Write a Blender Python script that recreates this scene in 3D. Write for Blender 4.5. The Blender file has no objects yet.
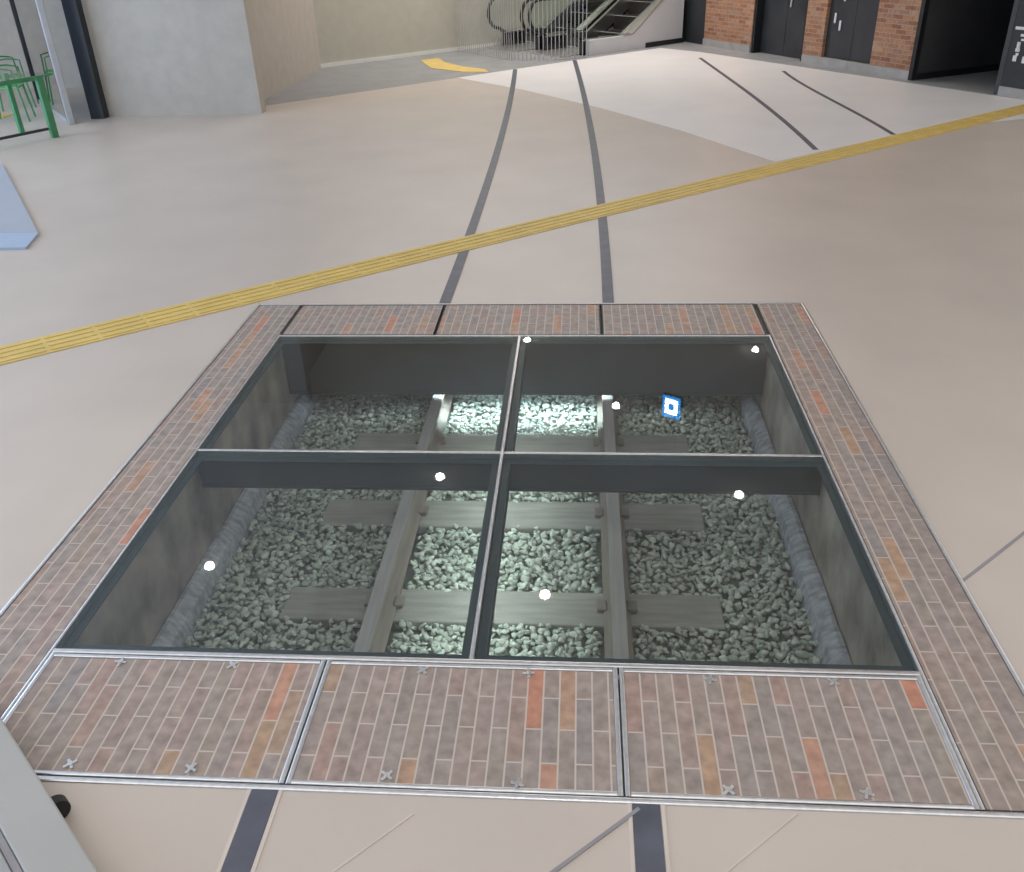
import bpy, bmesh, math, random
import numpy as np
from mathutils import Matrix, Vector
random.seed(7); rng = np.random.default_rng(7)
S = bpy.context.scene; COL = S.collection
PI = math.pi

# ------------------------------------------------------------ materials
def newmat(name):
    m = bpy.data.materials.new(name); m.use_nodes = True
    nt = m.node_tree; nt.nodes.clear()
    out = nt.nodes.new('ShaderNodeOutputMaterial')
    b = nt.nodes.new('ShaderNodeBsdfPrincipled'); nt.links.new(b.outputs[0], out.inputs[0])
    return m, nt, b, out
def rgba(c): return (c[0], c[1], c[2], 1)
def mat(name, col, rough=.5, metal=0, var=.12, scale=6, stretch=(1, 1, 1), bump=0, bscale=80, spec=.5):
    m, nt, b, out = newmat(name)
    b.inputs['Roughness'].default_value = rough; b.inputs['Metallic'].default_value = metal
    b.inputs['Specular IOR Level'].default_value = spec
    g = nt.nodes.new('ShaderNodeNewGeometry'); mp = nt.nodes.new('ShaderNodeMapping')
    mp.inputs['Scale'].default_value = stretch; nt.links.new(g.outputs['Position'], mp.inputs[0])
    n = nt.nodes.new('ShaderNodeTexNoise'); n.inputs['Scale'].default_value = scale; n.inputs['Detail'].default_value = 5
    nt.links.new(mp.outputs[0], n.inputs['Vector'])
    r = nt.nodes.new('ShaderNodeValToRGB'); nt.links.new(n.outputs['Fac'], r.inputs[0])
    r.color_ramp.elements[0].position = .3; r.color_ramp.elements[1].position = .7
    r.color_ramp.elements[0].color = rgba([c*(1-var) for c in col]); r.color_ramp.elements[1].color = rgba([min(1, c*(1+var)) for c in col])
    nt.links.new(r.outputs[0], b.inputs['Base Color'])
    if bump:
        n2 = nt.nodes.new('ShaderNodeTexNoise'); n2.inputs['Scale'].default_value = bscale
        nt.links.new(g.outputs['Position'], n2.inputs['Vector'])
        bp = nt.nodes.new('ShaderNodeBump'); bp.inputs['Strength'].default_value = bump; bp.inputs['Distance'].default_value = .01
        nt.links.new(n2.outputs['Fac'], bp.inputs['Height']); nt.links.new(bp.outputs[0], b.inputs['Normal'])
    return m
def emis(name, col, s):
    m, nt, b, out = newmat(name); nt.nodes.remove(b)
    e = nt.nodes.new('ShaderNodeEmission'); e.inputs[0].default_value = rgba(col); e.inputs[1].default_value = s
    nt.links.new(e.outputs[0], out.inputs[0]); return m
def glass(name, tint, reflect=1.0, base=.04, haze=None):
    """clear pane: tinted see-through with a mirror share rising towards grazing angles (front faces)"""
    m, nt, b, out = newmat(name); nt.nodes.remove(b)
    N = nt.nodes.new
    g = N('ShaderNodeNewGeometry'); dot = N('ShaderNodeVectorMath'); dot.operation = 'DOT_PRODUCT'
    nt.links.new(g.outputs['Normal'], dot.inputs[0]); nt.links.new(g.outputs['Incoming'], dot.inputs[1])
    def M(op, a, b_=None):
        x = N('ShaderNodeMath'); x.operation = op
        for i, v in enumerate((a, b_)):
            if v is None: continue
            if isinstance(v, (int, float)): x.inputs[i].default_value = v
            else: nt.links.new(v, x.inputs[i])
        return x.outputs[0]
    c = M('ABSOLUTE', dot.outputs['Value']); k = M('POWER', M('SUBTRACT', 1.0, c), 5.0)
    f = M('ADD', M('MULTIPLY', k, 1-base), base)
    f = M('MULTIPLY', M('MULTIPLY', f, M('SUBTRACT', 1.0, g.outputs['Backfacing'])), reflect)
    t = N('ShaderNodeBsdfTransparent'); t.inputs[0].default_value = rgba(tint)
    gl = N('ShaderNodeBsdfGlossy'); gl.inputs['Roughness'].default_value = .01
    mx = N('ShaderNodeMixShader'); nt.links.new(f, mx.inputs[0]); nt.links.new(t.outputs[0], mx.inputs[1]); nt.links.new(gl.outputs[0], mx.inputs[2])
    nt.links.new(mx.outputs[0], out.inputs[0]); return m
def brickmat(name, bw, rh, mortar, mcol, stops, axes, off=(0, 0), world=True, rough=.6, noise=.25, bump=.3):
    m, nt, b, out = newmat(name); N = nt.nodes.new; L = nt.links.new
    b.inputs['Roughness'].default_value = rough
    if world: src = N('ShaderNodeNewGeometry').outputs['Position']
    else: src = N('ShaderNodeTexCoord').outputs['Object']
    sp = N('ShaderNodeSeparateXYZ'); L(src, sp.inputs[0]); cb = N('ShaderNodeCombineXYZ')
    for i in (0, 1):
        a = N('ShaderNodeMath'); a.operation = 'ADD'; a.inputs[1].default_value = off[i]; L(sp.outputs[axes[i]], a.inputs[0]); L(a.outputs[0], cb.inputs[i])
    t = N('ShaderNodeTexBrick'); t.inputs['Scale'].default_value = 1; t.inputs['Brick Width'].default_value = bw; t.inputs['Row Height'].default_value = rh
    t.inputs['Mortar Size'].default_value = mortar; t.inputs['Mortar Smooth'].default_value = .2; t.inputs['Bias'].default_value = 0
    t.inputs['Color1'].default_value = (0, 0, 0, 1); t.inputs['Color2'].default_value = (1, 1, 1, 1); t.inputs['Mortar'].default_value = (.5, .5, .5, 1)
    t.offset = .5; L(cb.outputs[0], t.inputs['Vector'])
    r = N('ShaderNodeValToRGB'); L(t.outputs['Color'], r.inputs[0]); e = r.color_ramp.elements
    while len(e) > 2: e.remove(e[0])
    e[0].position = stops[0][0]; e[0].color = rgba(stops[0][1]); e[1].position = stops[-1][0]; e[1].color = rgba(stops[-1][1])
    for p, c in stops[1:-1]:
        q = e.new(p); q.color = rgba(c)
    n = N('ShaderNodeTexNoise'); n.inputs['Scale'].default_value = 22; n.inputs['Detail'].default_value = 6; L(src, n.inputs['Vector'])
    nr = N('ShaderNodeMapRange'); nr.inputs[1].default_value = .3; nr.inputs[2].default_value = .7; nr.inputs[3].default_value = 1-noise; nr.inputs[4].default_value = 1+noise
    L(n.outputs['Fac'], nr.inputs[0])
    mu = N('ShaderNodeVectorMath'); mu.operation = 'SCALE'; L(r.outputs[0], mu.inputs[0]); L(nr.outputs[0], mu.inputs['Scale'])
    mx = N('ShaderNodeMix'); mx.data_type = 'RGBA'; L(t.outputs['Fac'], mx.inputs[0]); L(mu.outputs[0], mx.inputs[6]); mx.inputs[7].default_value = rgba(mcol)
    L(mx.outputs[2], b.inputs['Base Color'])
    bp = N('ShaderNodeBump'); bp.invert = True; bp.inputs['Strength'].default_value = bump; bp.inputs['Distance'].default_value = .002
    L(t.outputs['Fac'], bp.inputs['Height']); L(bp.outputs[0], b.inputs['Normal'])
    return m

M = {}
M['pink'] = mat('terrazzo_beige', (.60, .515, .445), .38, var=.05, scale=1.3, bump=.04, bscale=300, spec=.6)
M['white'] = mat('terrazzo_pale', (.80, .77, .75), .4, var=.03, scale=1.5, bump=.03, bscale=300)
M['grey'] = mat('stone_grey', (.31, .31, .315), .45, var=.10, scale=3)
M['strip'] = mat('strip_dark', (.095, .10, .125), .45, var=.2, scale=9)
M['joint'] = mat('joint', (.30, .28, .29), .6, var=.1)
M['paleline'] = mat('paleline', (.66, .57, .50), .6, var=.05)
M['yellow'] = mat('tactile_yellow', (.72, .52, .16), .55, var=.08, scale=5)
stops = [(0, (0.314, 0.262, 0.228)), (.18, (0.359, 0.279, 0.239)), (.33, (0.325, 0.274, 0.245)), (.48, (0.376, 0.274, 0.234)), (.62, (0.331, 0.279, 0.234)),
         (.76, (0.382, 0.257, 0.211)), (.86, (0.296, 0.257, 0.239)), (.93, (0.422, 0.279, 0.182)), (.975, (0.467, 0.274, 0.194)), (1, (0.513, 0.228, 0.148))]
M['brickfloor'] = brickmat('brick_paving', .258, .0528, .0032, (.56, .475, .41), stops, (1, 0), (1.66+.258*10, -.57+.0528*80), rough=.5, noise=.22)
wst = [(0, (.25, .105, .055)), (.3, (.33, .15, .08)), (.55, (.40, .20, .11)), (.8, (.29, .15, .10)), (1, (.42, .25, .16))]
M['brickwall'] = brickmat('brick_wall', .21, .065, .006, (.33, .25, .19), wst, (0, 2), (0, 0), world=False, rough=.8)
M['steel'] = mat('stainless', (.74, .74, .75), .28, 1, var=.08, scale=40)
M['steeldull'] = mat('stainless_dull', (.68, .68, .68), .38, 1, var=.1, scale=30)
M['beam'] = mat('beam_paint', (.055, .066, .075), .5, var=.15, scale=6)
M['frit'] = mat('frit', (.018, .034, .042), .4, var=.1)
M['pane'] = glass('floor_glass', (.93, .965, .95), 1.1, base=.095)
M['clear'] = glass('clear_glass', (.96, .98, .97), .6)
M['pitwall'] = mat('pit_wall', (.34, .275, .235), .8, var=.55, scale=4.5, stretch=(1, 1, .8), bump=.25, bscale=30)
M['kerb'] = mat('kerb', (.35, .34, .375), .85, var=.38, scale=17, stretch=(1, 2, 1), bump=.2, bscale=50)
M['soil'] = mat('soil', (.22, .23, .20), .95, var=.3, scale=20)
M['sleeper'] = mat('sleeper', (.275, .25, .23), .85, var=.2, scale=10, stretch=(.4, 3, 1), bump=.2, bscale=90)
M['rail'] = mat('rail_rust', (.21, .165, .14), .65, var=.2, scale=12, stretch=(3, .3, 1))
M['railtop'] = mat('rail_top', (.34, .30, .30), .45, .3, var=.12, scale=12, stretch=(4, .3, 1))
M['wallbeige'] = mat('wall_beige', (.50, .48, .40), .75, var=.04)
M['walltaupe'] = mat('wall_taupe', (.47, .42, .36), .75, var=.06)
M['base'] = mat('baseboard', (.75, .74, .68), .6, var=.03)
M['ceil'] = mat('ceiling', (.78, .78, .77), .85, var=.03)
M['plinth'] = mat('plinth_stone', (.36, .34, .32), .7, var=.12, scale=5)
M['black'] = mat('black_paint', (.012, .013, .015), .45, var=.1)
M['blacksoft'] = mat('dark_panel', (.028, .030, .034), .42, var=.25, scale=2)
M['darkdoor'] = mat('dark_door', (.028, .030, .036), .38, var=.3, scale=2.5)
M['corridor'] = mat('corridor_panel', (.05, .05, .053), .6, var=.2, scale=2)
M['clad'] = mat('escalator_cladding', (.60, .60, .61), .5, var=.04, scale=2)
M['gloss'] = mat('gloss_black', (.012, .012, .014), .15, var=.1, spec=.8)
M['rubber'] = mat('rubber', (.012, .012, .012), .5, var=.1)
M['step'] = mat('step_metal', (.006, .006, .006), .6, 0, var=.1)
M['nosing'] = mat('step_nosing', (.55, .54, .48), .4, .2, var=.1)
M['green'] = mat('green_paint', (.07, .27, .12), .4, var=.15)
M['greenbright'] = mat('green_seat', (.12, .42, .13), .5, var=.12)
M['bluepale'] = mat('pale_blue', (.40, .42, .47), .5, var=.06, scale=2)
M['bluetrim'] = mat('blue_trim', (.40, .48, .60), .45, var=.05)
M['cart'] = mat('cart_grey', (.42, .41, .385), .5, var=.05, scale=3)
M['cart2'] = mat('cart_inner', (.36, .36, .36), .5, var=.05, scale=3)
M['poleg'] = mat('pole_silver', (.52, .52, .54), .4, .4, var=.05)
M['mark'] = mat('white_print', (.72, .72, .72), .6, var=.03)
M['lamp'] = emis('lamp_white', (1, .98, .95), 45)
M['ledlamp'] = emis('led_strip', (.75, .92, 1), 4)
M['signblue'] = emis('sign_blue', (.02, .25, .75), 7)
M['signwhite'] = emis('sign_white', (.85, .95, 1), 14)

# gravel: one colour per stone
m, nt, b, out = newmat('ballast'); b.inputs['Roughness'].default_value = .85
g = nt.nodes.new('ShaderNodeNewGeometry'); r = nt.nodes.new('ShaderNodeValToRGB'); nt.links.new(g.outputs['Random Per Island'], r.inputs[0])
e = r.color_ramp.elements; e[0].color = (.33, .34, .295, 1); e[1].color = (.58, .58, .53, 1)
q = e.new(.5); q.color = (.44, .46, .41, 1); q = e.new(.75); q.color = (.50, .50, .43, 1)
nt.links.new(r.outputs[0], b.inputs['Base Color']); M['ballast'] = m

# ------------------------------------------------------------ mesh helpers
class MB:
    def __init__(s): s.bm = bmesh.new()
    def box(s, x0, x1, y0, y1, z0, z1, bev=0):
        r = bmesh.ops.create_cube(s.bm, size=1); vs = r['verts']
        for v in vs: v.co = Vector(((x0+x1)/2+v.co.x*(x1-x0), (y0+y1)/2+v.co.y*(y1-y0), (z0+z1)/2+v.co.z*(z1-z0)))
        if bev:
            es = list({e for v in vs for e in v.link_edges}); bmesh.ops.bevel(s.bm, geom=es, offset=bev, segments=2, affect='EDGES', profile=.5)
        return s
    def prism(s, pts, z0, z1):
        a = [s.bm.verts.new((x, y, z0)) for x, y in pts]; b = [s.bm.verts.new((x, y, z1)) for x, y in pts]; n = len(pts)
        s.bm.faces.new(b); s.bm.faces.new(a[::-1])
        for i in range(n): s.bm.faces.new((a[i], a[(i+1) % n], b[(i+1) % n], b[i]))
        return s
    def sweep(s, path, prof, closed=True):
        """prof: (side, up) offsets swept along horizontal path"""
        P = [Vector(p) for p in path]; rings = []
        for i, p in enumerate(P):
            t = (P[min(i+1, len(P)-1)]-P[max(i-1, 0)]).normalized(); sd = t.cross(Vector((0, 0, 1))).normalized(); up = sd.cross(t)
            rings.append([s.bm.verts.new(p+sd*a+up*b_) for a, b_ in prof])
        n = len(prof)
        for A, B in zip(rings, rings[1:]):
            for j in range(n): s.bm.faces.new((A[j], A[(j+1) % n], B[(j+1) % n], B[j]))
        s.bm.faces.new(rings[0][::-1]); s.bm.faces.new(rings[-1]); return s
    def tube(s, path, r, seg=10):
        P = [Vector(p) for p in path]; rings = []; nrm = None
        for i, p in enumerate(P):
            t = (P[min(i+1, len(P)-1)]-P[max(i-1, 0)]).normalized()
            if nrm is None: nrm = t.orthogonal().normalized()
            nrm = (nrm-t*nrm.dot(t)).normalized(); bn = t.cross(nrm)
            rings.append([s.bm.verts.new(p+nrm*math.cos(2*PI*j/seg)*r+bn*math.sin(2*PI*j/seg)*r) for j in range(seg)])
        for A, B in zip(rings, rings[1:]):
            for j in range(seg): s.bm.faces.new((A[j], A[(j+1) % seg], B[(j+1) % seg], B[j]))
        s.bm.faces.new(rings[0][::-1]); s.bm.faces.new(rings[-1]); return s
    def cyl(s, x, y, z0, z1, r, seg=20): return s.tube([(x, y, z0), (x, y, z1)], r, seg)
    def bar(s, x0, y0, x1, y1, w, z0=-.03, z1=.005):
        """steel edge bar with a rounded crown"""
        h = w/2; prof = [(-h, z0), (-h, z1-.003)]+[(h*math.cos(a), z1-.003+.003*math.sin(a)) for a in [PI*(1-k/6) for k in range(1, 6)]]+[(h, z1-.003), (h, z0)]
        return s.sweep([(x0, y0, 0), (x1, y1, 0)], prof)
    def xform(s, Mx): bmesh.ops.transform(s.bm, matrix=Mx, verts=s.bm.verts); return s
    def build(s, name, material, parent=None, smooth=False, at=None):
        """geometry is given in world (or parent's frame when at=None and parent has one) coordinates"""
        me = bpy.data.meshes.new(name); bmesh.ops.recalc_face_normals(s.bm, faces=s.bm.faces)
        if parent is not None and parent.get('_w'):
            s.xform(Matrix.Translation(-parent.location))
        elif at is not None: s.xform(Matrix.Translation(-Vector(at)))
        s.bm.to_mesh(me); s.bm.free(); me.materials.append(material)
        if smooth:
            for p in me.polygons: p.use_smooth = True
        o = bpy.data.objects.new(name, me); COL.objects.link(o)
        if parent is not None: o.parent = parent
        elif at is not None: o.location = at
        return o
def tag(o, label=None, cat=None, group=None, kind=None):
    if label: o['label'] = label
    if cat: o['category'] = cat
    if group: o['group'] = group
    if kind: o['kind'] = kind
    return o
def thing(name, loc, label, cat, group=None, world=True, rot=0):
    o = bpy.data.objects.new(name, None); COL.objects.link(o); o.location = loc; o.rotation_euler = (0, 0, rot); o.empty_display_size = .1
    if world: o['_w'] = 1
    return tag(o, label, cat, group)
def struct(o): o['kind'] = 'structure'; return o
def frame(O, U, name=None):
    """matrix: local x along U, local y away to the left-normal, z up"""
    u = Vector((U[0], U[1], 0)).normalized(); w = Vector((-u.y, u.x, 0))
    return Matrix(((u.x, w.x, 0, O[0]), (u.y, w.y, 0, O[1]), (0, 0, 1, 0), (0, 0, 0, 1)))

# ------------------------------------------------------------ camera (fitted to the pane grid)
f, cx, cy, cz, yaw, pit, rol = 887.7462, 0.3572, -3.5974, 2.1887, 0.0852, 0.5257, -0.0348
fw = Vector((-math.sin(yaw)*math.cos(pit), math.cos(yaw)*math.cos(pit), -math.sin(pit)))
rt = Vector((math.cos(yaw), math.sin(yaw), 0)); up = rt.cross(fw)
r2 = rt*math.cos(rol)+up*math.sin(rol); u2 = -rt*math.sin(rol)+up*math.cos(rol)
cam = bpy.data.cameras.new('camera'); co = bpy.data.objects.new('camera', cam); COL.objects.link(co)
cam.sensor_fit = 'HORIZONTAL'; cam.sensor_width = 36; cam.lens = 36*f/1024; cam.clip_start = .05; cam.clip_end = 200
co.matrix_world = Matrix(((r2.x, u2.x, -fw.x, cx), (r2.y, u2.y, -fw.y, cy), (r2.z, u2.z, -fw.z, cz), (0, 0, 0, 1)))
S.camera = co

# ------------------------------------------------------------ floor with the pit opening
X0, X1, Y0, Y1 = -1.80, 1.80, -1.92, 1.90
FX0, FX1, FY0, FY1 = -13, 13, -9, 22
b = MB()
b.prism([(FX0, FY0), (FX1, FY0), (FX1, Y0), (FX0, Y0)], -.25, 0)
b.prism([(FX0, Y1), (FX1, Y1), (FX1, FY1), (FX0, FY1)], -.25, 0)
b.prism([(FX0, Y0), (X0, Y0), (X0, Y1), (FX0, Y1)], -.25, 0)
b.prism([(X1, Y0), (FX1, Y0), (FX1, Y1), (X1, Y1)], -.25, 0)
struct(b.build('floor', M['pink']))
struct(MB().prism([(-1.66, 11.79), (-.5, 10.45), (.62, 8.87), (1.55, 7.3), (2.33, 5.72), (4.3, 7.22), (6.6, 8.0), (2.6, 14.3), (1.87, 14.98), (.29, 13.56)], -.01, .0012).build('floor', M['white']))
struct(MB().prism([(-4.4, 9.3), (-1.68, 11.74), (.29, 13.54), (1.87, 14.94), (2.54, 14.23), (6.04, 8.84), (7.2, 7.0), (12, 7), (12, 20), (-4.4, 20)], -.01, .0022).build('floor', M['grey']))
def strip(pts, w, z0, z1, name, mt):
    P = [Vector((x, y, 0)) for x, y in pts]; L, R = [], []
    for i, p in enumerate(P):
        t = (P[min(i+1, len(P)-1)]-P[max(i-1, 0)]).normalized(); n = Vector((-t.y, t.x, 0))*w/2; L.append(((p+n).x, (p+n).y)); R.append(((p-n).x, (p-n).y))
    b = MB()
    for i in range(len(P)-1): b.prism([R[i], R[i+1], L[i+1], L[i]], z0, z1)
    return b.build(name, mt)
def curve(pts, n=24):
    """smooth curve x(y) through points"""
    ys = np.array([p[1] for p in pts]); xs = np.array([p[0] for p in pts]); k = np.polyfit(ys, xs, min(3, len(pts)-1)); yy = np.linspace(ys[0], ys[-1], n)
    return [(float(np.polyval(k, y)), float(y)) for y in yy]
for i, pts in enumerate([[(-.55, -1.92), (-.55, -5)], [(.56, -1.92), (.56, -5)]]):
    struct(strip(pts, .078, -.01, .0035, 'trim_%d' % (i+1), M['strip']))
    for s_ in (-1, 1): struct(strip([(p[0]+s_*.047, p[1]) for p in pts], .012, -.01, .0030, 'trim_%d' % (20+2*i+(s_ > 0)), M['paleline']))
struct(strip(curve([(-.53, 1.90), (-.53, 3.6), (-.53, 5.14), (-.565, 7.4), (-.63, 9.59), (-.75, 12.55)]), .075, -.01, .0035, 'trim_3', M['strip']))
struct(strip(curve([(.55, 1.90), (.555, 3.63), (.535, 5.5), (.48, 7.44), (.40, 10.2), (.25, 13.5)]), .075, -.01, .0035, 'trim_4', M['strip']))
struct(strip(curve([(2.84, 6.22), (2.83, 7.30), (2.70, 9.86), (2.56, 12.0), (2.45, 13.43)]), .06, -.01, .0035, 'trim_5', M['strip']))
struct(strip(curve([(3.84, 6.9), (3.77, 8.12), (3.66, 9.42), (3.56, 11.7)]), .055, -.01, .0035, 'trim_6', M['strip']))
struct(strip([(.54, -1.935), (-1.1, -3.35)], .011, -.01, .0040, 'trim_7', M['joint']))
struct(strip([(1.80, -.89), (2.6, -.18), (6, 2.8)], .012, -.01, .0020, 'trim_8', M['joint']))
struct(strip([(.98, -1.93), (.72, -2.15)], .006, -.01, .0020, 'trim_9', M['paleline']))
struct(strip([(-.10, -1.98), (-.30, -2.18)], .006, -.01, .0020, 'trim_10', M['paleline']))
# tactile paving: flat yellow base with four raised bars
def tactile(A, B, label, w=.30):
    A = Vector((*A, 0)); B = Vector((*B, 0)); t = thing('tactile_paving', A, label, 'tactile paving', world=True)
    L = (B-A).length; Mx = frame(A, B-A)
    b = MB().box(0, L, -w/2, w/2, .0005, .0055).xform(Mx); b.build('base_strip', M['yellow'], t)
    b = MB()
    n = int(L/.3)
    for k in range(4):
        y = (k-1.5)*w/4.2
        for i in range(n): b.box(i*L/n+.012, (i+1)*L/n-.012, y-.014, y+.014, .005, .0105)
    tag(b.xform(Mx).build('guide_ridges', M['yellow'], t), kind=None)
    return t
tactile((-4.6, -.1), (6.8, 9.05), 'long yellow ridged tactile strip crossing the floor behind the brick border')
o = MB().prism([(-2.6, 13.95), (-2.25, 12.9), (-1.62, 12.35), (-1.18, 12.28), (-1.28, 12.62), (-1.7, 13.0), (-2.1, 13.6), (-2.3, 14.2)], .0022, .009).build('tactile_paving', M['yellow'])
tag(o, 'short yellow tactile patch on the dark grey floor in front of the escalators', 'tactile paving')

# ------------------------------------------------------------ the pit
PX, PZ = 1.50, -.66
def wl(name, *bx_, mt='pitwall'):
    return struct(MB().box(*bx_).build(name, M[mt]))
wl('wall_pit_left', -PX-.12, -PX, Y0, 2.05, -.8, -.034); wl('wall_pit_right', PX, PX+.12, Y0, 2.05, -.8, -.034)
wl('wall_pit_back', -PX, PX, 1.95, 2.05, -.8, -.034, mt='kerb'); wl('wall_pit_front', -PX, PX, -1.92, -1.84, -.8, -.034)
wl('floor_pit', -PX, PX, -1.84, 1.95, -.8, PZ, mt='soil')
def kerb(s):
    pr = [(0, 0), (.088, 0), (.066, .125), (.02, .16), (0, .16)]
    b = MB(); pts = [(s*(PX-.008-a), z) for a, z in pr]
    n = 24; rings = []
    for i in range(n+1):
        y = -1.83+(1.94+1.83)*i/n; rings.append([b.bm.verts.new((x+s*random.uniform(-.004, .004)*(1 if abs(abs(x)-PX) > .01 else 0), y, PZ+z+random.uniform(-.004, .004))) for x, z in pts])
    for A, B in zip(rings, rings[1:]):
        for j in range(len(pts)): b.bm.faces.new((A[j], A[(j+1) % 5], B[(j+1) % 5], B[j]))
    b.bm.faces.new(rings[0]); b.bm.faces.new(rings[-1][::-1])
    return b
tag(kerb(-1).build('concrete_kerb', M['kerb'], at=(-1.45, 0, PZ)), 'rough pale concrete kerb along the foot of the left pit wall', 'kerb')
tag(kerb(1).build('concrete_kerb', M['kerb'], at=(1.445, 0, PZ)), 'rough pale concrete kerb along the foot of the right pit wall', 'kerb')

# sleepers
SL = [(-1.23, .115, 'steel_none'), (-.415, .115, ''), (.335, .125, ''), (1.085, .12, ''), (1.78, .11, '')]
SLL = [None, 'grey sleeper nearest the camera, seen through the near glass panes', 'grey sleeper in the middle of the track just before the cross beam',
       'grey sleeper seen through the far glass panes', None]
ZS = -.59
for (yc, hw, _), lb in zip(SL, SLL):
    if lb is None: continue
    b = MB().box(-1.03, 1.03, yc-hw, yc+hw, ZS-.06, ZS, bev=.008)
    tag(b.build('railway_sleeper', M['sleeper'], at=(0, yc, ZS-.06)), lb, 'sleeper', 'sleepers under the glass')
# rails
ZR = ZS+.004
def railprof(h=.135):
    half = [(.062, 0), (.062, .010), (.018, .024), (.010, .040), (.010, h-.042), (.033, h-.030), (.034, h-.006), (.028, h)]
    return half+[(-a, z) for a, z in half[::-1]]
for s, lb in ((-1, 'left steel rail running under the glass panes on sleepers'), (1, 'right steel rail running under the glass panes on sleepers')):
    t = thing('steel_rail', (s*.545, 0, ZR), lb, 'rail', 'pair of rails under the glass')
    MB().sweep([(s*.545, y, ZR) for y in (-1.82, 1.93)], railprof()).build('rail_body', M['rail'], t)
    MB().box(s*.545-.031, s*.545+.031, -1.82, 1.93, ZR+.1345, ZR+.138, bev=.001).build('running_surface', M['railtop'], t)
    for yc, hw, _ in SL[1:4]:
        for k in (-1, 1):
            MB().box(s*.545+k*.070-.022, s*.545+k*.070+.022, yc-.035, yc+.035, ZR+.002, ZR+.022, bev=.004).build('rail_clip', M['rail'], t)
            
# ballast stones
ico = bmesh.new(); bmesh.ops.create_icosphere(ico, subdivisions=2, radius=1)
bv = np.array([v.co[:] for v in ico.verts]); bf = np.array([[v.index for v in f_.verts] for f_ in ico.faces]); ico.free()
V, F = [], []; n = 0; sp = .0305
for layer, zl in ((0, -.628), (1, -.606)):
    for gx in np.arange(-1.42, 1.42, sp):
        for gy in np.arange(-1.80, 1.93, sp):
            x = gx+rng.uniform(-.45, .45)*sp; y = gy+rng.uniform(-.45, .45)*sp
            if layer == 1 and rng.random() < .42: continue
            if abs(x) > 1.412: continue
            if abs(abs(x)-.545) < .078: continue
            onsl = any(abs(y-yc) < hw+rng.choice([.008, .004, -.015]) and abs(x) < 1.03 for yc, hw, _ in SL[1:4])
            if onsl: continue
            r0 = rng.uniform(.0125, .0255); sc = np.array([r0*rng.uniform(.85, 1.35), r0*rng.uniform(.75, 1.1), r0*rng.uniform(.55, .85)])
            # faceted stone: cut the ball by random planes
            v = bv.copy()
            for _ in range(10):
                d = rng.normal(size=3); d /= np.linalg.norm(d); c = rng.uniform(.38, .8); k = v@d; msk = k > c; v[msk] -= np.outer(k[msk]-c, d)
            v = v*sc; a = rng.uniform(0, 2*PI); R = np.array([[math.cos(a), -math.sin(a), 0], [math.sin(a), math.cos(a), 0], [0, 0, 1]])
            a2 = rng.uniform(-.5, .5); R2 = np.array([[1, 0, 0], [0, math.cos(a2), -math.sin(a2)], [0, math.sin(a2), math.cos(a2)]])
            v = v@(R@R2).T+[x, y, zl+.010+rng.uniform(-.008, .012)]
            V.append(v); F.append(bf+n); n += len(v)
V = np.concatenate(V)-[0, 0, PZ]; F = np.concatenate(F)
me = bpy.data.meshes.new('ballast'); me.vertices.add(len(V)); me.vertices.foreach_set('co', V.astype(np.float32).ravel())
me.loops.add(F.size); me.loops.foreach_set('vertex_index', F.astype(np.int32).ravel()); me.polygons.add(len(F))
me.polygons.foreach_set('loop_start', np.arange(0, F.size, 3, dtype=np.int32)); me.update(calc_edges=True); me.validate(); me.materials.append(M['ballast'])
o = bpy.data.objects.new('ballast_gravel', me); COL.objects.link(o); o.location = (0, 0, PZ)
tag(o, 'greenish grey crushed stone ballast around the rails and sleepers under the glass', 'gravel', kind='stuff')

# steel beams carrying the glass
def ibeam(axis, c, a, b_, zt, zb, w):
    m_ = MB(); fl = .014
    def bx(p0, p1, z0, z1):
        if axis == 'x': m_.box(a, b_, c+p0, c+p1, z0, z1)
        else: m_.box(c+p0, c+p1, a, b_, z0, z1)
    bx(-w/2, w/2, zt-fl, zt); bx(-w/2, w/2, zb, zb+fl); bx(-w/2+.006, w/2-.006, zb+fl, zt-fl)
    return m_
GZ = -.032
for axis, c, a, b_, zb, w, lb in (('x', 0, -1.495, 1.495, -.195, .07, 'dark steel cross beam running left to right under the joint of the panes'),
                              ('y', 0, -1.40, -.036, -.20, .062, 'dark steel beam running front to back under the joint of the near panes'),
                              ('y', 0, .036, 1.372, -.20, .062, 'dark steel beam running front to back under the joint of the far panes'),
                              ('x', 1.408, -1.495, 1.495, -.405, .07, 'deep dark steel edge beam under the far edge of the glass'),
                              ('x', -1.44, -1.495, 1.495, -.30, .07, 'dark steel edge beam under the near edge of the glass')):
    loc = (0, c, zb) if axis == 'x' else (c, (a+b_)/2, zb)
    tag(ibeam(axis, c, a, b_, GZ-.003, zb, w).build('steel_beam', M['beam'], at=loc), lb, 'beam')

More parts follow.
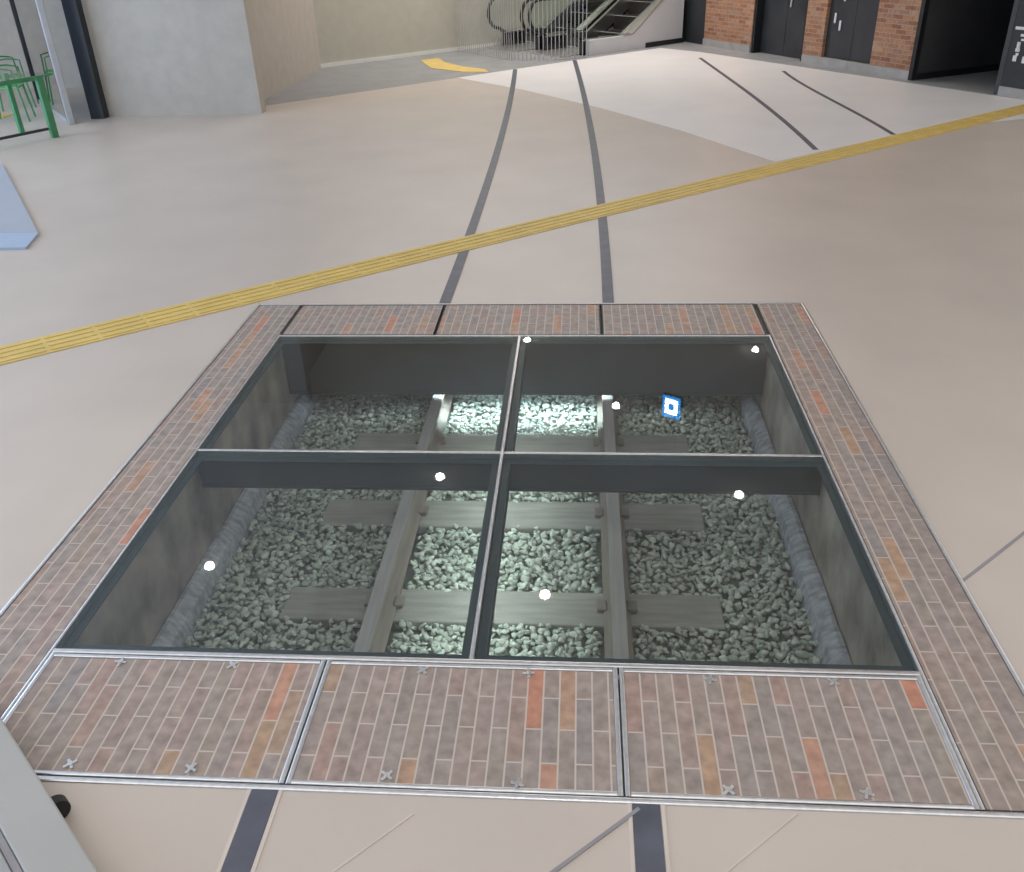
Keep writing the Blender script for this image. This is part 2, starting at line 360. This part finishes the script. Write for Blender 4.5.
# glass panes
panes = [(-1, -1, 'near left glass floor pane with thick dark border, over rail and gravel'), (1, -1, 'near right glass floor pane with thick dark border, over rail and gravel'),
         (-1, 1, 'far left glass floor pane with dark border, over rail and brightly lit gravel'), (1, 1, 'far right glass floor pane with dark border, reflecting a blue lit sign')]
GX, GY = 1.489, 1.365
for sx, sy, lb in panes:
    x0, x1 = sorted((sx*.010, sx*GX)); y0, y1 = sorted((sy*.010, sy*GY))
    t = thing('glass_floor_pane', ((x0+x1)/2, (y0+y1)/2, GZ), lb, 'glass floor pane', 'glass floor panes')
    MB().box(x0, x1, y0, y1, -.024, 0).build('glass', M['pane'], t)
    b = MB(); w = .032; wy = .048
    b.box(x0, x0+w, y0, y1, -.031, -.0255); b.box(x1-w, x1, y0, y1, -.031, -.0255)
    b.box(x0+w, x1-w, y0, y0+wy, -.031, -.0255); b.box(x0+w, x1-w, y1-wy, y1, -.031, -.0255)
    tag(b.build('dark_border', M['frit'], t), 'black band around the edge of the glass')

# stainless frame between and around panes
t = thing('steel_grid', (0, 0, -.03), 'silver steel grid holding the four glass panes with a cross in the middle', 'metal grid')
MB().bar(0, -1.366, 0, 1.366, .016).build('middle_bar', M['steel'], t)
MB().bar(-1.489, 0, 1.489, 0, .018).build('cross_bar', M['steel'], t)
for s in (-1, 1): MB().bar(s*1.4962, -1.897, s*1.4962, 1.385, .012).build('side_bar', M['steel'], t)
MB().bar(-1.489, -1.377, 1.489, -1.377, .022).build('end_bar', M['steel'], t)
MB().bar(-1.489, 1.374, 1.489, 1.374, .016).build('end_bar', M['steel'], t)
# outer frame
t = thing('steel_surround', (0, -1.915, -.03), 'silver steel edging around the outside of the brick border', 'metal edging')
MB().bar(-1.80, -1.910, 1.80, -1.910, .020).build('near_bar', M['steel'], t)
MB().bar(-1.80, 1.893, 1.80, 1.893, .014).build('far_bar', M['steel'], t)
for s in (-1, 1): MB().bar(s*1.7935, -1.90, s*1.7935, 1.886, .016).build('side_bar', M['steel'], t)

# brick inlay covers
def clip(x, y, a, parent):
    b = MB()
    for k in (0, 1):
        q = MB().box(-.021, .021, -.0045, .0045, 0, .005, bev=.001).xform(Matrix.Rotation(a+k*PI/2+.6, 4, 'Z')); me_ = bpy.data.meshes.new('t'); q.bm.to_mesh(me_); b.bm.from_mesh(me_); q.bm.free(); bpy.data.meshes.remove(me_)
    b.cyl(0, 0, 0, .0065, .009, 12); b.xform(Matrix.Translation((x, y, .0005)))
    b.build('lifting_clip', M['steel'], parent)
def cover(x0, x1, y0, y1, lb, clips=(), ew=.018, mt='steel', frame_=True):
    t = thing('brick_floor_cover', ((x0+x1)/2, (y0+y1)/2, -.03), lb, 'floor cover', 'brick floor covers')
    e = ew if frame_ else .004
    MB().box(x0+e, x1-e, y0+e, y1-e, -.03, .0005).build('brick_inlay', M['brickfloor'], t)
    if frame_:
        h = ew/2
        b = MB(); b.bar(x0+h, y0, x0+h, y1, ew-.002, z1=.0045); b.bar(x1-h, y0, x1-h, y1, ew-.002, z1=.0045)
        b.bar(x0+ew, y0+h, x1-ew, y0+h, ew-.002, z1=.0045); b.bar(x0+ew, y1-h, x1-ew, y1-h, ew-.002, z1=.0045)
        b.build('steel_tray_edge', M[mt], t)
    for x, y, a in clips: clip(x, y, a, t)
    return t
cover(-1.490, -.5015, -1.897, -1.390, 'left one of the three near steel edged brick floor covers', [(-1.18, -1.855, .1), (-.80, -1.855, .5), (-1.22, -1.425, .9), (-.82, -1.425, .2)])
cover(-.4985, .4985, -1.897, -1.390, 'middle one of the three near steel edged brick floor covers', [(-.20, -1.855, .3), (.19, -1.868, .7), (-.16, -1.425, .1), (.20, -1.425, 1.1)])
cover(.5015, 1.490, -1.897, -1.390, 'right one of the three near steel edged brick floor covers', [(.80, -1.862, .2), (1.19, -1.855, .6), (.80, -1.43, .8), (1.20, -1.425, .3)])
for x0, x1, w in ((-1.490, -.531, 'left'), (-.523, .496, 'middle'), (.504, 1.482, 'right')):
    cover(x0, x1, 1.384, 1.884, w+' one of the far row of brick floor covers behind the glass', ew=.008, mt='beam')
for s, w in ((-1, 'left'), (1, 'right')):
    x0, x1 = sorted((s*1.5025, s*1.786))
    cover(x0, x1, -1.897, 1.884, 'long strip of brick paving along the '+w+' side of the glass', frame_=False)
b = MB()   # slab edge carrying the brick border, outside the glass
b.box(-1.80, -PX-.002, Y0, Y1, -.25, -.0325); b.box(PX+.002, 1.80, Y0, Y1, -.25, -.0325)
b.box(-PX, PX, -1.92, -1.48, -.10, -.0325); b.box(-PX, PX, 1.45, 1.90, -.10, -.0325)
struct(b.build('floor_slab', M['plinth']))

# hidden-from-above lamp behind the far beam: a real strip light
t = thing('strip_light', (0, 1.56, -.31), 'white strip light tucked under the far brick border, lighting the gravel between the rails', 'light')
MB().box(-.47, .47, 1.53, 1.59, -.31, -.28, bev=.004).build('housing', M['steeldull'], t)
MB().box(-.45, .45, 1.535, 1.585, -.318, -.310).build('diffuser', M['ledlamp'], t)

# ------------------------------------------------------------ ceiling, downlights, hanging sign
struct(MB().box(-12, 12, -8, 20.5, 4.5, 4.7).build('ceiling', M['ceil']))
dl = [(-4.09, 4.66), (-1.55, 6.71), (0, 4.26), (2.5, 6.36), (.96, 8.83), (3.47, 10.94), (-.58, 11.37)]
dl += [(-6.2, 7.2), (5.2, 8.6), (-2.0, 1.6), (1.9, 1.2), (-4.6, -.9), (4.7, 3.6), (.2, -1.6), (4.4, -1.4), (-1.8, -3.9), (2.8, -4.2)]  # unseen extra downlights, added for sparkle on the steel trims
dproto = None
for i, (x, y) in enumerate(dl):
    if dproto is None:
        t = thing('ceiling_downlight', (x, y, 4.5), '', 'ceiling light', world=False); dproto = t
        b = MB(); n_ = 28
        for ra, rb, za, zb in ((.072, .095, -.006, -.012), (.095, .098, -.012, 0)):
            A = [b.bm.verts.new((ra*math.cos(2*PI*k/n_), ra*math.sin(2*PI*k/n_), za)) for k in range(n_)]; B = [b.bm.verts.new((rb*math.cos(2*PI*k/n_), rb*math.sin(2*PI*k/n_), zb)) for k in range(n_)]
            for k in range(n_): b.bm.faces.new((A[k], A[(k+1) % n_], B[(k+1) % n_], B[k]))
        b.build('rim', M['base'], t); bs = MB(); bmesh.ops.create_uvsphere(bs.bm, u_segments=28, v_segments=16, radius=.058); bs.xform(Matrix.Translation((0, 0, -.015)))
        bs.build('lens', M['lamp'], t, smooth=True)
    else:
        t = dproto.copy(); COL.objects.link(t); t.location = (x, y, 4.5)
        for ch in dproto.children:
            c_ = ch.copy(); COL.objects.link(c_); c_.parent = t
    tag(t, 'small round white recessed ceiling downlight, some mirrored as white dots in the glass, others unseen and added for sparkle', 'ceiling light', 'ceiling downlights')
# lit pictogram sign mirrored in the far right pane
t = thing('hanging_sign', (1.68, 7.6, 3.66), 'small lit blue sign with white square, seen mirrored in the far right pane', 'sign', world=False)
t.rotation_euler = (0, .0, math.atan2(-(1.68-.36), 7.6+3.6)-.45)
MB().box(-.15, .15, 0, .06, 0, .36, bev=.008).build('case', M['blacksoft'], t)
MB().box(-.14, .14, -.006, 0, .01, .35).build('blue_face', M['signblue'], t)
b = MB(); b.box(-.10, .10, -.010, -.006, .05, .12); b.box(-.10, .10, -.010, -.006, .22, .29); b.box(-.10, -.04, -.010, -.006, .12, .22); b.box(.04, .10, -.010, -.006, .12, .22)
b.build('white_square', M['signwhite'], t)
for s in (-.1, .1): MB().cyl(s, .03, .36, .84, .008).build('hanger_rod', M['steeldull'], t)

# ------------------------------------------------------------ right-hand brick wall with doors
WR = frame((2.72, 15.24), (2.42, -4.64))   # local x along the wall towards the camera's right, local y: left normal = away from camera
def WB(): return MB()
def wbuild(b, name, mt, parent=None):
    o = b.build(name, mt, parent)
    if parent is None: o.matrix_world = WR
    return o
H = 4.5
b = WB(); b.box(0, 1.46, 0, .3, .12, H); b.box(2.86, 3.32, 0, .3, .12, H); b.box(4.42, 5.24, 0, .3, .12, H)
b.box(1.46, 2.86, 0, .3, 2.3, H); b.box(3.32, 4.42, 0, .3, 2.3, H); b.box(5.24, 6.78, 0, .3, 2.6, H)
struct(wbuild(b, 'wall_right', M['brickwall']))
b = WB(); b.box(0, 1.46, -.02, .3, 0, .118); b.box(2.88, 3.96, -.02, .3, 0, .118); b.box(3.966, 5.24, -.02, .3, 0, .118); b.box(6.80, 9.6, -.02, .3, 0, .118)
struct(wbuild(b, 'baseboard_right', M['plinth']))
struct(wbuild(WB().box(-.78, -.002, 0, .3, 0, H), 'wall_dark_pillar', M['blacksoft']))
def wthing(name, label, cat=None):
    o = bpy.data.objects.new(name, None); COL.objects.link(o); o.matrix_world = WR
    if cat: tag(o, label, cat)
    else: o['kind'] = 'structure'; o['label'] = label
    return o
d = wthing('door_1', 'black double door set back in the brick wall')
b = WB(); b.box(1.46, 1.52, .02, .3, 0, 2.3); b.box(2.80, 2.86, .02, .3, 0, 2.3); b.box(1.52, 2.80, .02, .3, 2.24, 2.3); wbuild(b, 'door_frame', M['black'], d)
wbuild(WB().box(1.525, 2.155, .17, .22, .01, 2.235, bev=.004), 'door_leaf', M['darkdoor'], d)
wbuild(WB().box(2.165, 2.795, .17, .22, .01, 2.235, bev=.004), 'door_leaf', M['darkdoor'], d)
wbuild(WB().box(2.235, 2.275, .14, .17, .78, 1.05, bev=.012), 'door_handle', M['steeldull'], d)
d = wthing('door_2', 'black double cabinet door above the stone plinth in the brick wall')
wbuild(WB().box(3.325, 3.425, .06, .11, .125, 2.29), 'door_frame', M['blacksoft'], d)
wbuild(WB().box(3.43, 3.915, .05, .10, .13, 2.29, bev=.004), 'door_leaf', M['darkdoor'], d)
wbuild(WB().box(3.922, 4.415, .05, .10, .13, 2.29, bev=.004), 'door_leaf', M['darkdoor'], d)
wbuild(WB().box(3.475, 3.515, .025, .05, .63, .78, bev=.014), 'lock_plate', M['mark'], d)
wbuild(WB().box(3.60, 3.64, .025, .05, .53, .68, bev=.014), 'lock_plate', M['mark'], d)
wbuild(WB().box(3.63, 3.67, .025, .05, .95, 1.10, bev=.014), 'lock_plate', M['mark'], d)
# dark corridor
b = WB(); b.box(5.245, 5.30, 0, 4.2, 0, 2.6); b.box(6.72, 6.795, 0, 4.2, 0, 2.6); b.box(5.30, 6.72, 4.1, 4.2, 0, 2.6); b.box(5.30, 6.72, .3, 4.1, 2.6, 2.7)
struct(wbuild(b, 'wall_corridor', M['corridor']))
struct(wbuild(WB().box(5.24, 5.31, -.025, .06, .002, 2.6), 'trim_11', M['black']))
struct(wbuild(WB().box(5.305, 5.32, .08, 4.1, .004, .09), 'baseboard_corridor', M['black']))
struct(wbuild(WB().box(6.80, 9.6, 0, .3, .12, H), 'wall_sign_panel', M['blacksoft']))
t = wthing('wall_marking', 'white painted signs and letters on the dark panel right of the passage', 'sign')
def mk(x0, x1, z0, z1, nm='mark', bev=.006): wbuild(WB().box(x0, x1, -.006, -.0005, z0, z1, bev=.001), nm, M['mark'], t)
mk(6.94, 6.98, .88, 1.00, 'short_stroke'); mk(6.83, 7.02, .80, .835, 'long_stroke'); mk(6.93, 7.06, .725, .755, 'long_stroke'); mk(6.95, 7.10, .675, .70, 'long_stroke')
b = WB()
wbuild(WB().tube([(6.935, -.004, .555), (6.935, -.004, .66)], .022, 8), 'figure_mark', M['mark'], t)
mk(6.90, 6.965, .545, .585, 'figure_mark'); mk(6.89, 6.945, .43, .50, 'square_mark'); mk(7.03, 7.08, .42, .50, 'square_mark'); mk(7.05, 7.10, .56, .66, 'figure_mark'); mk(6.92, 6.96, .50, .53, 'short_stroke')

# ------------------------------------------------------------ escalators
EM = frame((.44, 14.05), (.743, .669))    # local x: travel direction (away, rising), local y: to the left
def ebuild(b, name, mt, parent=None, smooth=False):
    o = b.build(name, mt, parent, smooth=smooth)
    if parent is None: o.matrix_world = EM
    return o
def ething(name, label, cat, y):
    o = bpy.data.objects.new(name, None); COL.objects.link(o); o.matrix_world = EM@Matrix.Translation((0, y, 0)); return tag(o, label, cat)
TAN = math.tan(math.radians(30)); T0 = 1.15
def zt(x): return max(0, (x-T0)*TAN)
LEN = 6.2
for y0, lb in ((.0, 'right hand escalator with dark steps and pale edges, rising to the right'), (1.28, 'left hand escalator, its black handrail loop in front of the pale wall')):
    t = ething('escalator', lb, 'escalator', y0)
    for k, yb in enumerate((.06, 1.10)):
        # skirt box following the incline
        b = MB(); xs = [0, .25, T0, LEN]
        prof = []
        v0 = [(x, zt(x)) for x in xs]
        A = []
        for yy in (yb, yb+.12):
            A.append([b.bm.verts.new((x, yy, max(0, z-.25))) for x, z in v0]+[b.bm.verts.new((x, yy, z+.24)) for x, z in v0[::-1]])
        n_ = len(A[0]); b.bm.faces.new(A[0]); b.bm.faces.new(A[1][::-1])
        for j in range(n_): b.bm.faces.new((A[0][j], A[0][(j+1) % n_], A[1][(j+1) % n_], A[1][j]))
        ebuild(b, 'skirt', M['gloss'], t)
        b = MB(); b.sweep([(x, yb+.06, z+.245) for x, z in v0], [(-.065, 0), (-.065, .02), (.065, .02), (.065, 0)]); ebuild(b, 'skirt_cap', M['steel'], t)
        # inner polished deck panel
        # glass balustrade
        b = MB(); pts = [(x, z+.26) for x, z in v0]+[(x, z+.86) for x, z in v0[::-1]]; pts += [(-.2, .83), (-.28, .7), (-.28, .5), (-.15, .33)]
        A = [[b.bm.verts.new((x, yy, z)) for x, z in pts] for yy in (yb+.052, yb+.064)]; n_ = len(pts)
        b.bm.faces.new(A[0]); b.bm.faces.new(A[1][::-1])
        for j in range(n_): b.bm.faces.new((A[0][j], A[0][(j+1) % n_], A[1][(j+1) % n_], A[1][j]))
        ebuild(b, 'glass_balustrade', M['clear'], t)
        # handrail loop
        path = [(.10, yb+.06, .22), (-.12, yb+.06, .34)]+[(-.12-.24*math.sin(a), yb+.06, .62-.28*math.cos(a)) for a in [PI*q/9 for q in range(1, 9)]]+[(-.10, yb+.06, .90), (.3, yb+.06, .90), (T0, yb+.06, .90), (LEN, yb+.06, .90+zt(LEN))]
        ebuild(MB().tube(path, .032, 10), 'handrail', M['rubber'], t, smooth=True)
    ebuild(MB().box(-.45, .55, .19, 1.09, .003, .02, bev=.003), 'landing_plate', M['steeldull'], t)
    x = .55; i = 0
    while x < LEN-.5:
        z = max(0, zt(x+.2)); z = round(z/.2)*.2 if z < .3 else z
        st = MB().box(x, x+.41, .19, 1.09, max(0.02, z-.22), z+.03, bev=.002); s_ = ebuild(st, 'step', M['step'], t)
        ebuild(MB().box(x-.006, x+.035, .19, 1.09, z+.0305, z+.036), 'step_edge', M['nosing'], s_)
        x += .40; i += 1
    b = MB(); b.sweep([(x_, .185, zt(x_)+.02) for x_ in (.5, T0, LEN)], [(-.012, 0), (-.012, .26), (.012, .26), (.012, 0)]); b.sweep([(x_, 1.095, zt(x_)+.02) for x_ in (.5, T0, LEN)], [(-.012, 0), (-.012, .26), (.012, .26), (.012, 0)])
    ebuild(b, 'side_deck', M['steel'], t)
# cladding wall beside the right escalator
b = MB(); pts = [(.12, .012), (2.66, .012), (2.66, 2.0), (2.5, .30+(2.5-.7)*TAN*1.0), (.95, .28), (.12, .22)]
pts = [(.05, .0), (2.52, .0), (2.52, zt(2.52)+.42), (T0, .26), (.05, .26)]
A = [[b.bm.verts.new((x, yy, z)) for x, z in pts] for yy in (-.06, .04)]; n_ = len(pts)
b.bm.faces.new(A[0]); b.bm.faces.new(A[1][::-1])
for j in range(n_): b.bm.faces.new((A[0][j], A[0][(j+1) % n_], A[1][(j+1) % n_], A[1][j]))
struct(ebuild(b, 'wall_escalator', M['clad']))
b = MB(); b.sweep([(.9, -.01, .262), (T0, -.01, .265), (2.52, -.01, zt(2.52)+.425)], [(-.06, 0), (-.06, .022), (.06, .022), (.06, 0)]); struct(ebuild(b, 'trim_12', M['steel']))
struct(ebuild(MB().box(1.5, 2.56, -.075, -.062, 0, .09), 'baseboard_escalator', M['black']))
# far wall behind the escalators
b = MB(); b.box(-7, 8, 2.62, 2.8, 0, H)
struct(ebuild(b, 'wall_back', M['wallbeige'])); struct(ebuild(MB().box(-7, 8, 2.59, 2.618, .002, .06), 'baseboard_back', M['base']))
struct(MB().box(3.2, 12, 17.2, 17.4, 0, H).build('wall_far', M['wallbeige']))
# rod fence in front of the escalators
t = thing('rod_fence', (-.8, 13.6, 0), 'fence of thin silver upright rods in front of the escalators', 'fence')
path = [Vector((-2.5, 15.9, 0)), Vector((-.85, 13.62, 0)), Vector((-.2, 13.5, 0)), Vector((.46, 13.82, 0))]
seg = [(path[i+1]-path[i]).length for i in range(3)]; tot = sum(seg)
def along(d_):
    for i in range(3):
        if d_ <= seg[i] or i == 2: return path[i]+(path[i+1]-path[i])*min(1, d_/seg[i])
        d_ -= seg[i]
nr = 56; proto = None
for i in range(nr):
    p = along(tot*i/(nr-1))
    if proto is None: proto = MB().cyl(0, 0, 0, 1.35, .0075, 8).build('rod', M['poleg']); proto.parent = t; proto.location = p-t.location
    else:
        c_ = proto.copy(); COL.objects.link(c_); c_.parent = t; c_.location = p-t.location
MB().tube([p+Vector((0, 0, 1.35)) for p in path], .018, 8).build('top_rail', M['poleg'], t)
MB().sweep([p+Vector((0, 0, .0025)) for p in path], [(-.02, 0), (-.02, .008), (.02, .008), (.02, 0)]).build('floor_rail', M['steeldull'], t)

# ------------------------------------------------------------ left side: shop front, table, chair, box
SF = frame((-6.46, 8.40), (-.62, .78))
def sfb(b, name, mt, parent=None):
    o = b.build(name, mt, parent)
    if parent is None: o.matrix_world = SF
    return o
def sfthing(name, label, cat):
    o = bpy.data.objects.new(name, None); COL.objects.link(o); o.matrix_world = SF; return tag(o, label, cat)
t = sfthing('glass_door', 'bluish glass sliding door with silver post at the upper left', 'glass door')
sfb(MB().box(-.04, .04, -.04, .04, 0, 4.49, bev=.01), 'silver_post', M['poleg'], t)
sfb(MB().box(.055, .10, -.035, .035, 0, 4.49), 'dark_frame', M['blacksoft'], t)
sfb(MB().box(.10, 2.2, -.01, .01, .06, 2.6), 'glass', glass('door_glass', (.50, .60, .70), 2.2, base=.12), t)
sfb(MB().box(.10, 2.2, -.03, .03, 0.002, .06), 'bottom_rail', M['poleg'], t)
sfb(MB().box(2.2, 2.25, -.04, .04, 0, 4.49), 'dark_frame', M['blacksoft'], t)
struct(MB().box(-6.36, -6.17, 8.75, 8.9, 0, 4.5).build('wall_left_pillar', M['blacksoft']))
struct(MB().box(-6.16, -4.0, 8.9, 9.1, 0, 4.5).build('wall_left_return', M['walltaupe']))
b = MB().box(-12, -4.4, 11.6, 11.8, 0, 4.5); struct(b.build('wall_left_back', M['walltaupe']))
struct(MB().box(-4.5, -4.3, 9.1, 17, 0, 4.5).build('wall_left_side', M['walltaupe']))
o = MB().box(-9.0, -7.75, 8.95, 9.25, .001, .008).build('tactile_paving', M['yellow']); tag(o, 'pale yellow tactile patch behind the green table at the upper left', 'tactile paving')
# green table
TM = frame((-6.24, 7.55), (-.48, -.88))
t = bpy.data.objects.new('green_table', None); COL.objects.link(t); t.matrix_world = TM; tag(t, 'green metal table frame at the upper left edge with thick slanting leg', 'table')
def tb(b, n_, mt='green', par=None): return b.build(n_, M[mt], par or t)
tb(MB().box(-.045, .045, -.03, .03, 0, .72, bev=.008), 'leg'); tb(MB().box(1.5, 1.56, -.03, .03, 0, .72, bev=.008), 'leg')
tb(MB().box(-.03, .03, -.75, -.69, 0, .72, bev=.008), 'leg'); tb(MB().box(1.5, 1.56, -.75, -.69, 0, .72, bev=.008), 'leg')
tb(MB().box(-.14, 1.66, -.80, .06, .721, .738, bev=.005), 'table_top', 'clear'); tb(MB().box(.062, 1.5, -.02, .02, .68, .719, bev=.004), 'apron')
tb(MB().box(.062, 1.5, -.015, .015, .10, .13), 'stretcher', 'blacksoft'); tb(MB().box(-.14, 1.66, .062, .075, .719, .74), 'top_edge', 'green')
# green chair
def chair(loc, rot, lb):
    t = thing('green_chair', loc, lb, 'chair', 'green metal chairs', world=False, rot=rot)
    b = MB().box(-.2, .2, -.2, .2, .43, .45, bev=.008); b.build('seat', M['greenbright'], t)
    MB().box(-.19, .19, .19, .205, .56, .90, bev=.006).build('backrest', M['greenbright'], t)
    for x in (-.18, .18):
        MB().tube([(x, .2, .84), (x, .19, .45), (x*1.1, .23, 0)], .013, 8).build('leg', M['green'], t)
        MB().tube([(x, -.18, .43), (x*1.1, -.22, 0)], .013, 8).build('leg', M['green'], t)
        MB().tube([(x*1.05, .19, .66)]+[(x*1.2, .19-.36*q/6, .66+.03*math.sin(PI*q/6)) for q in range(1, 7)]+[(x*1.1, -.18, .45)], .011, 8).build('armrest', M['green'], t)
    return t
chair((-7.45, 8.75, 0), 1.9, 'green metal chair with arms behind the table, its bent frame showing')
chair((-8.02, 9.78, 0), 2.3, 'green metal chair with solid green back at the very left edge')
# pale blue box
t = thing('low_platform', (-5.5, 4.5, 0), 'thin pale blue grey platform lying on the floor at the left edge of the picture', 'platform')
MB().prism([(-4.23, 3.50), (-5.31, 5.02), (-6.05, 6.05), (-9, 6.05), (-9, 3.35)], .001, .022).build('deck', M['bluepale'], t)
MB().prism([(-4.11, 3.10), (-4.22, 3.495), (-9, 3.345), (-9, 2.9)], .001, .022).build('front_edge', M['bluetrim'], t)

# wheeled base, near left corner
CX = Vector((-1.03, -2.12, 0)); CM = frame((-1.13, -2.03), (.27, -.24))
t = bpy.data.objects.new('wheeled_base', None); COL.objects.link(t); t.matrix_world = CM; tag(t, 'flat light grey wheeled base of a stand at the lower left corner', 'stand base')
def cb_(b, n_, mt): return b.build(n_, M[mt], t)
cb_(MB().box(-.75, .85, -.135, 0, .085, .12, bev=.006), 'rim', 'cart')
cb_(MB().box(-.75, .85, -.155, -.137, .08, .113), 'groove', 'joint')
cb_(MB().box(-.75, .85, -.80, -.157, .085, .118, bev=.004), 'deck', 'cart2')
cb_(MB().box(-.02, -.012, -.80, -.16, .1181, .1195), 'seam', 'mark')
for x_, y_ in ((.012, .002), (.7, -.7), (-.6, -.7), (-.6, -.08)):
    b = MB(); b.tube([(x_-.016, y_, .036), (x_+.016, y_, .036)], .036, 20); w_ = b.build('caster_wheel', M['rubber'], t)
cb_(MB().box(-.03, .02, -.10, -.01, .072, .084, bev=.002), 'caster_arm', 'rubber')

# ------------------------------------------------------------ light
def area(name, loc, rot, sx, sy, power, col=(1, 1, 1), spread=180):
    l = bpy.data.lights.new(name, 'AREA'); l.shape = 'RECTANGLE'; l.size = sx; l.size_y = sy; l.energy = power; l.color = col; l.spread = math.radians(spread)
    o = bpy.data.objects.new(name, l); COL.objects.link(o); o.location = loc; o.rotation_euler = rot; return o
area('ceiling_glow', (0, -2.2, 4.42), (0, 0, 0), 9, 4.5, 112, (1, .97, .93))
area('ceiling_glow', (7.3, 5, 4.42), (0, 0, 0), 3, 12, 150, (1, .97, .93))
area('ceiling_glow', (-8, 3, 4.42), (0, 0, 0), 3, 12, 100, (1, .97, .93))
area('ceiling_glow', (0, 14, 4.42), (0, 0, 0), 8, 4, 330, (1, .97, .94))
area('window_light', (-11.5, 1.5, 2.2), (0, -PI/2, 0), 4, 9, 760, (.50, .70, 1))
area('pit_light', (0, 1.50, -.34), (math.radians(-62), 0, 0), 1.0, .05, 26, (.70, .92, 1))
area('pit_light', (-.06, -.1, -.215), (0, 0, 0), .03, 2.2, 8, (.80, .97, .95))  # fill added under the middle beam, no fitting of its own
w = bpy.data.worlds.new('world'); S.world = w; w.use_nodes = True
w.node_tree.nodes['Background'].inputs[0].default_value = (.80, .88, 1, 1); w.node_tree.nodes['Background'].inputs[1].default_value = .62

for o in S.objects:
    if o.get('_w') is not None: del o['_w']
S.view_settings.view_transform = 'Standard'; S.view_settings.look = 'None'; S.view_settings.exposure = 0; S.view_settings.gamma = 1
S.view_settings.use_curve_mapping = False
S.cycles.use_denoising = True; S.cycles.max_bounces = 10; S.cycles.transparent_max_bounces = 16
S.cycles.sample_clamp_indirect = 6
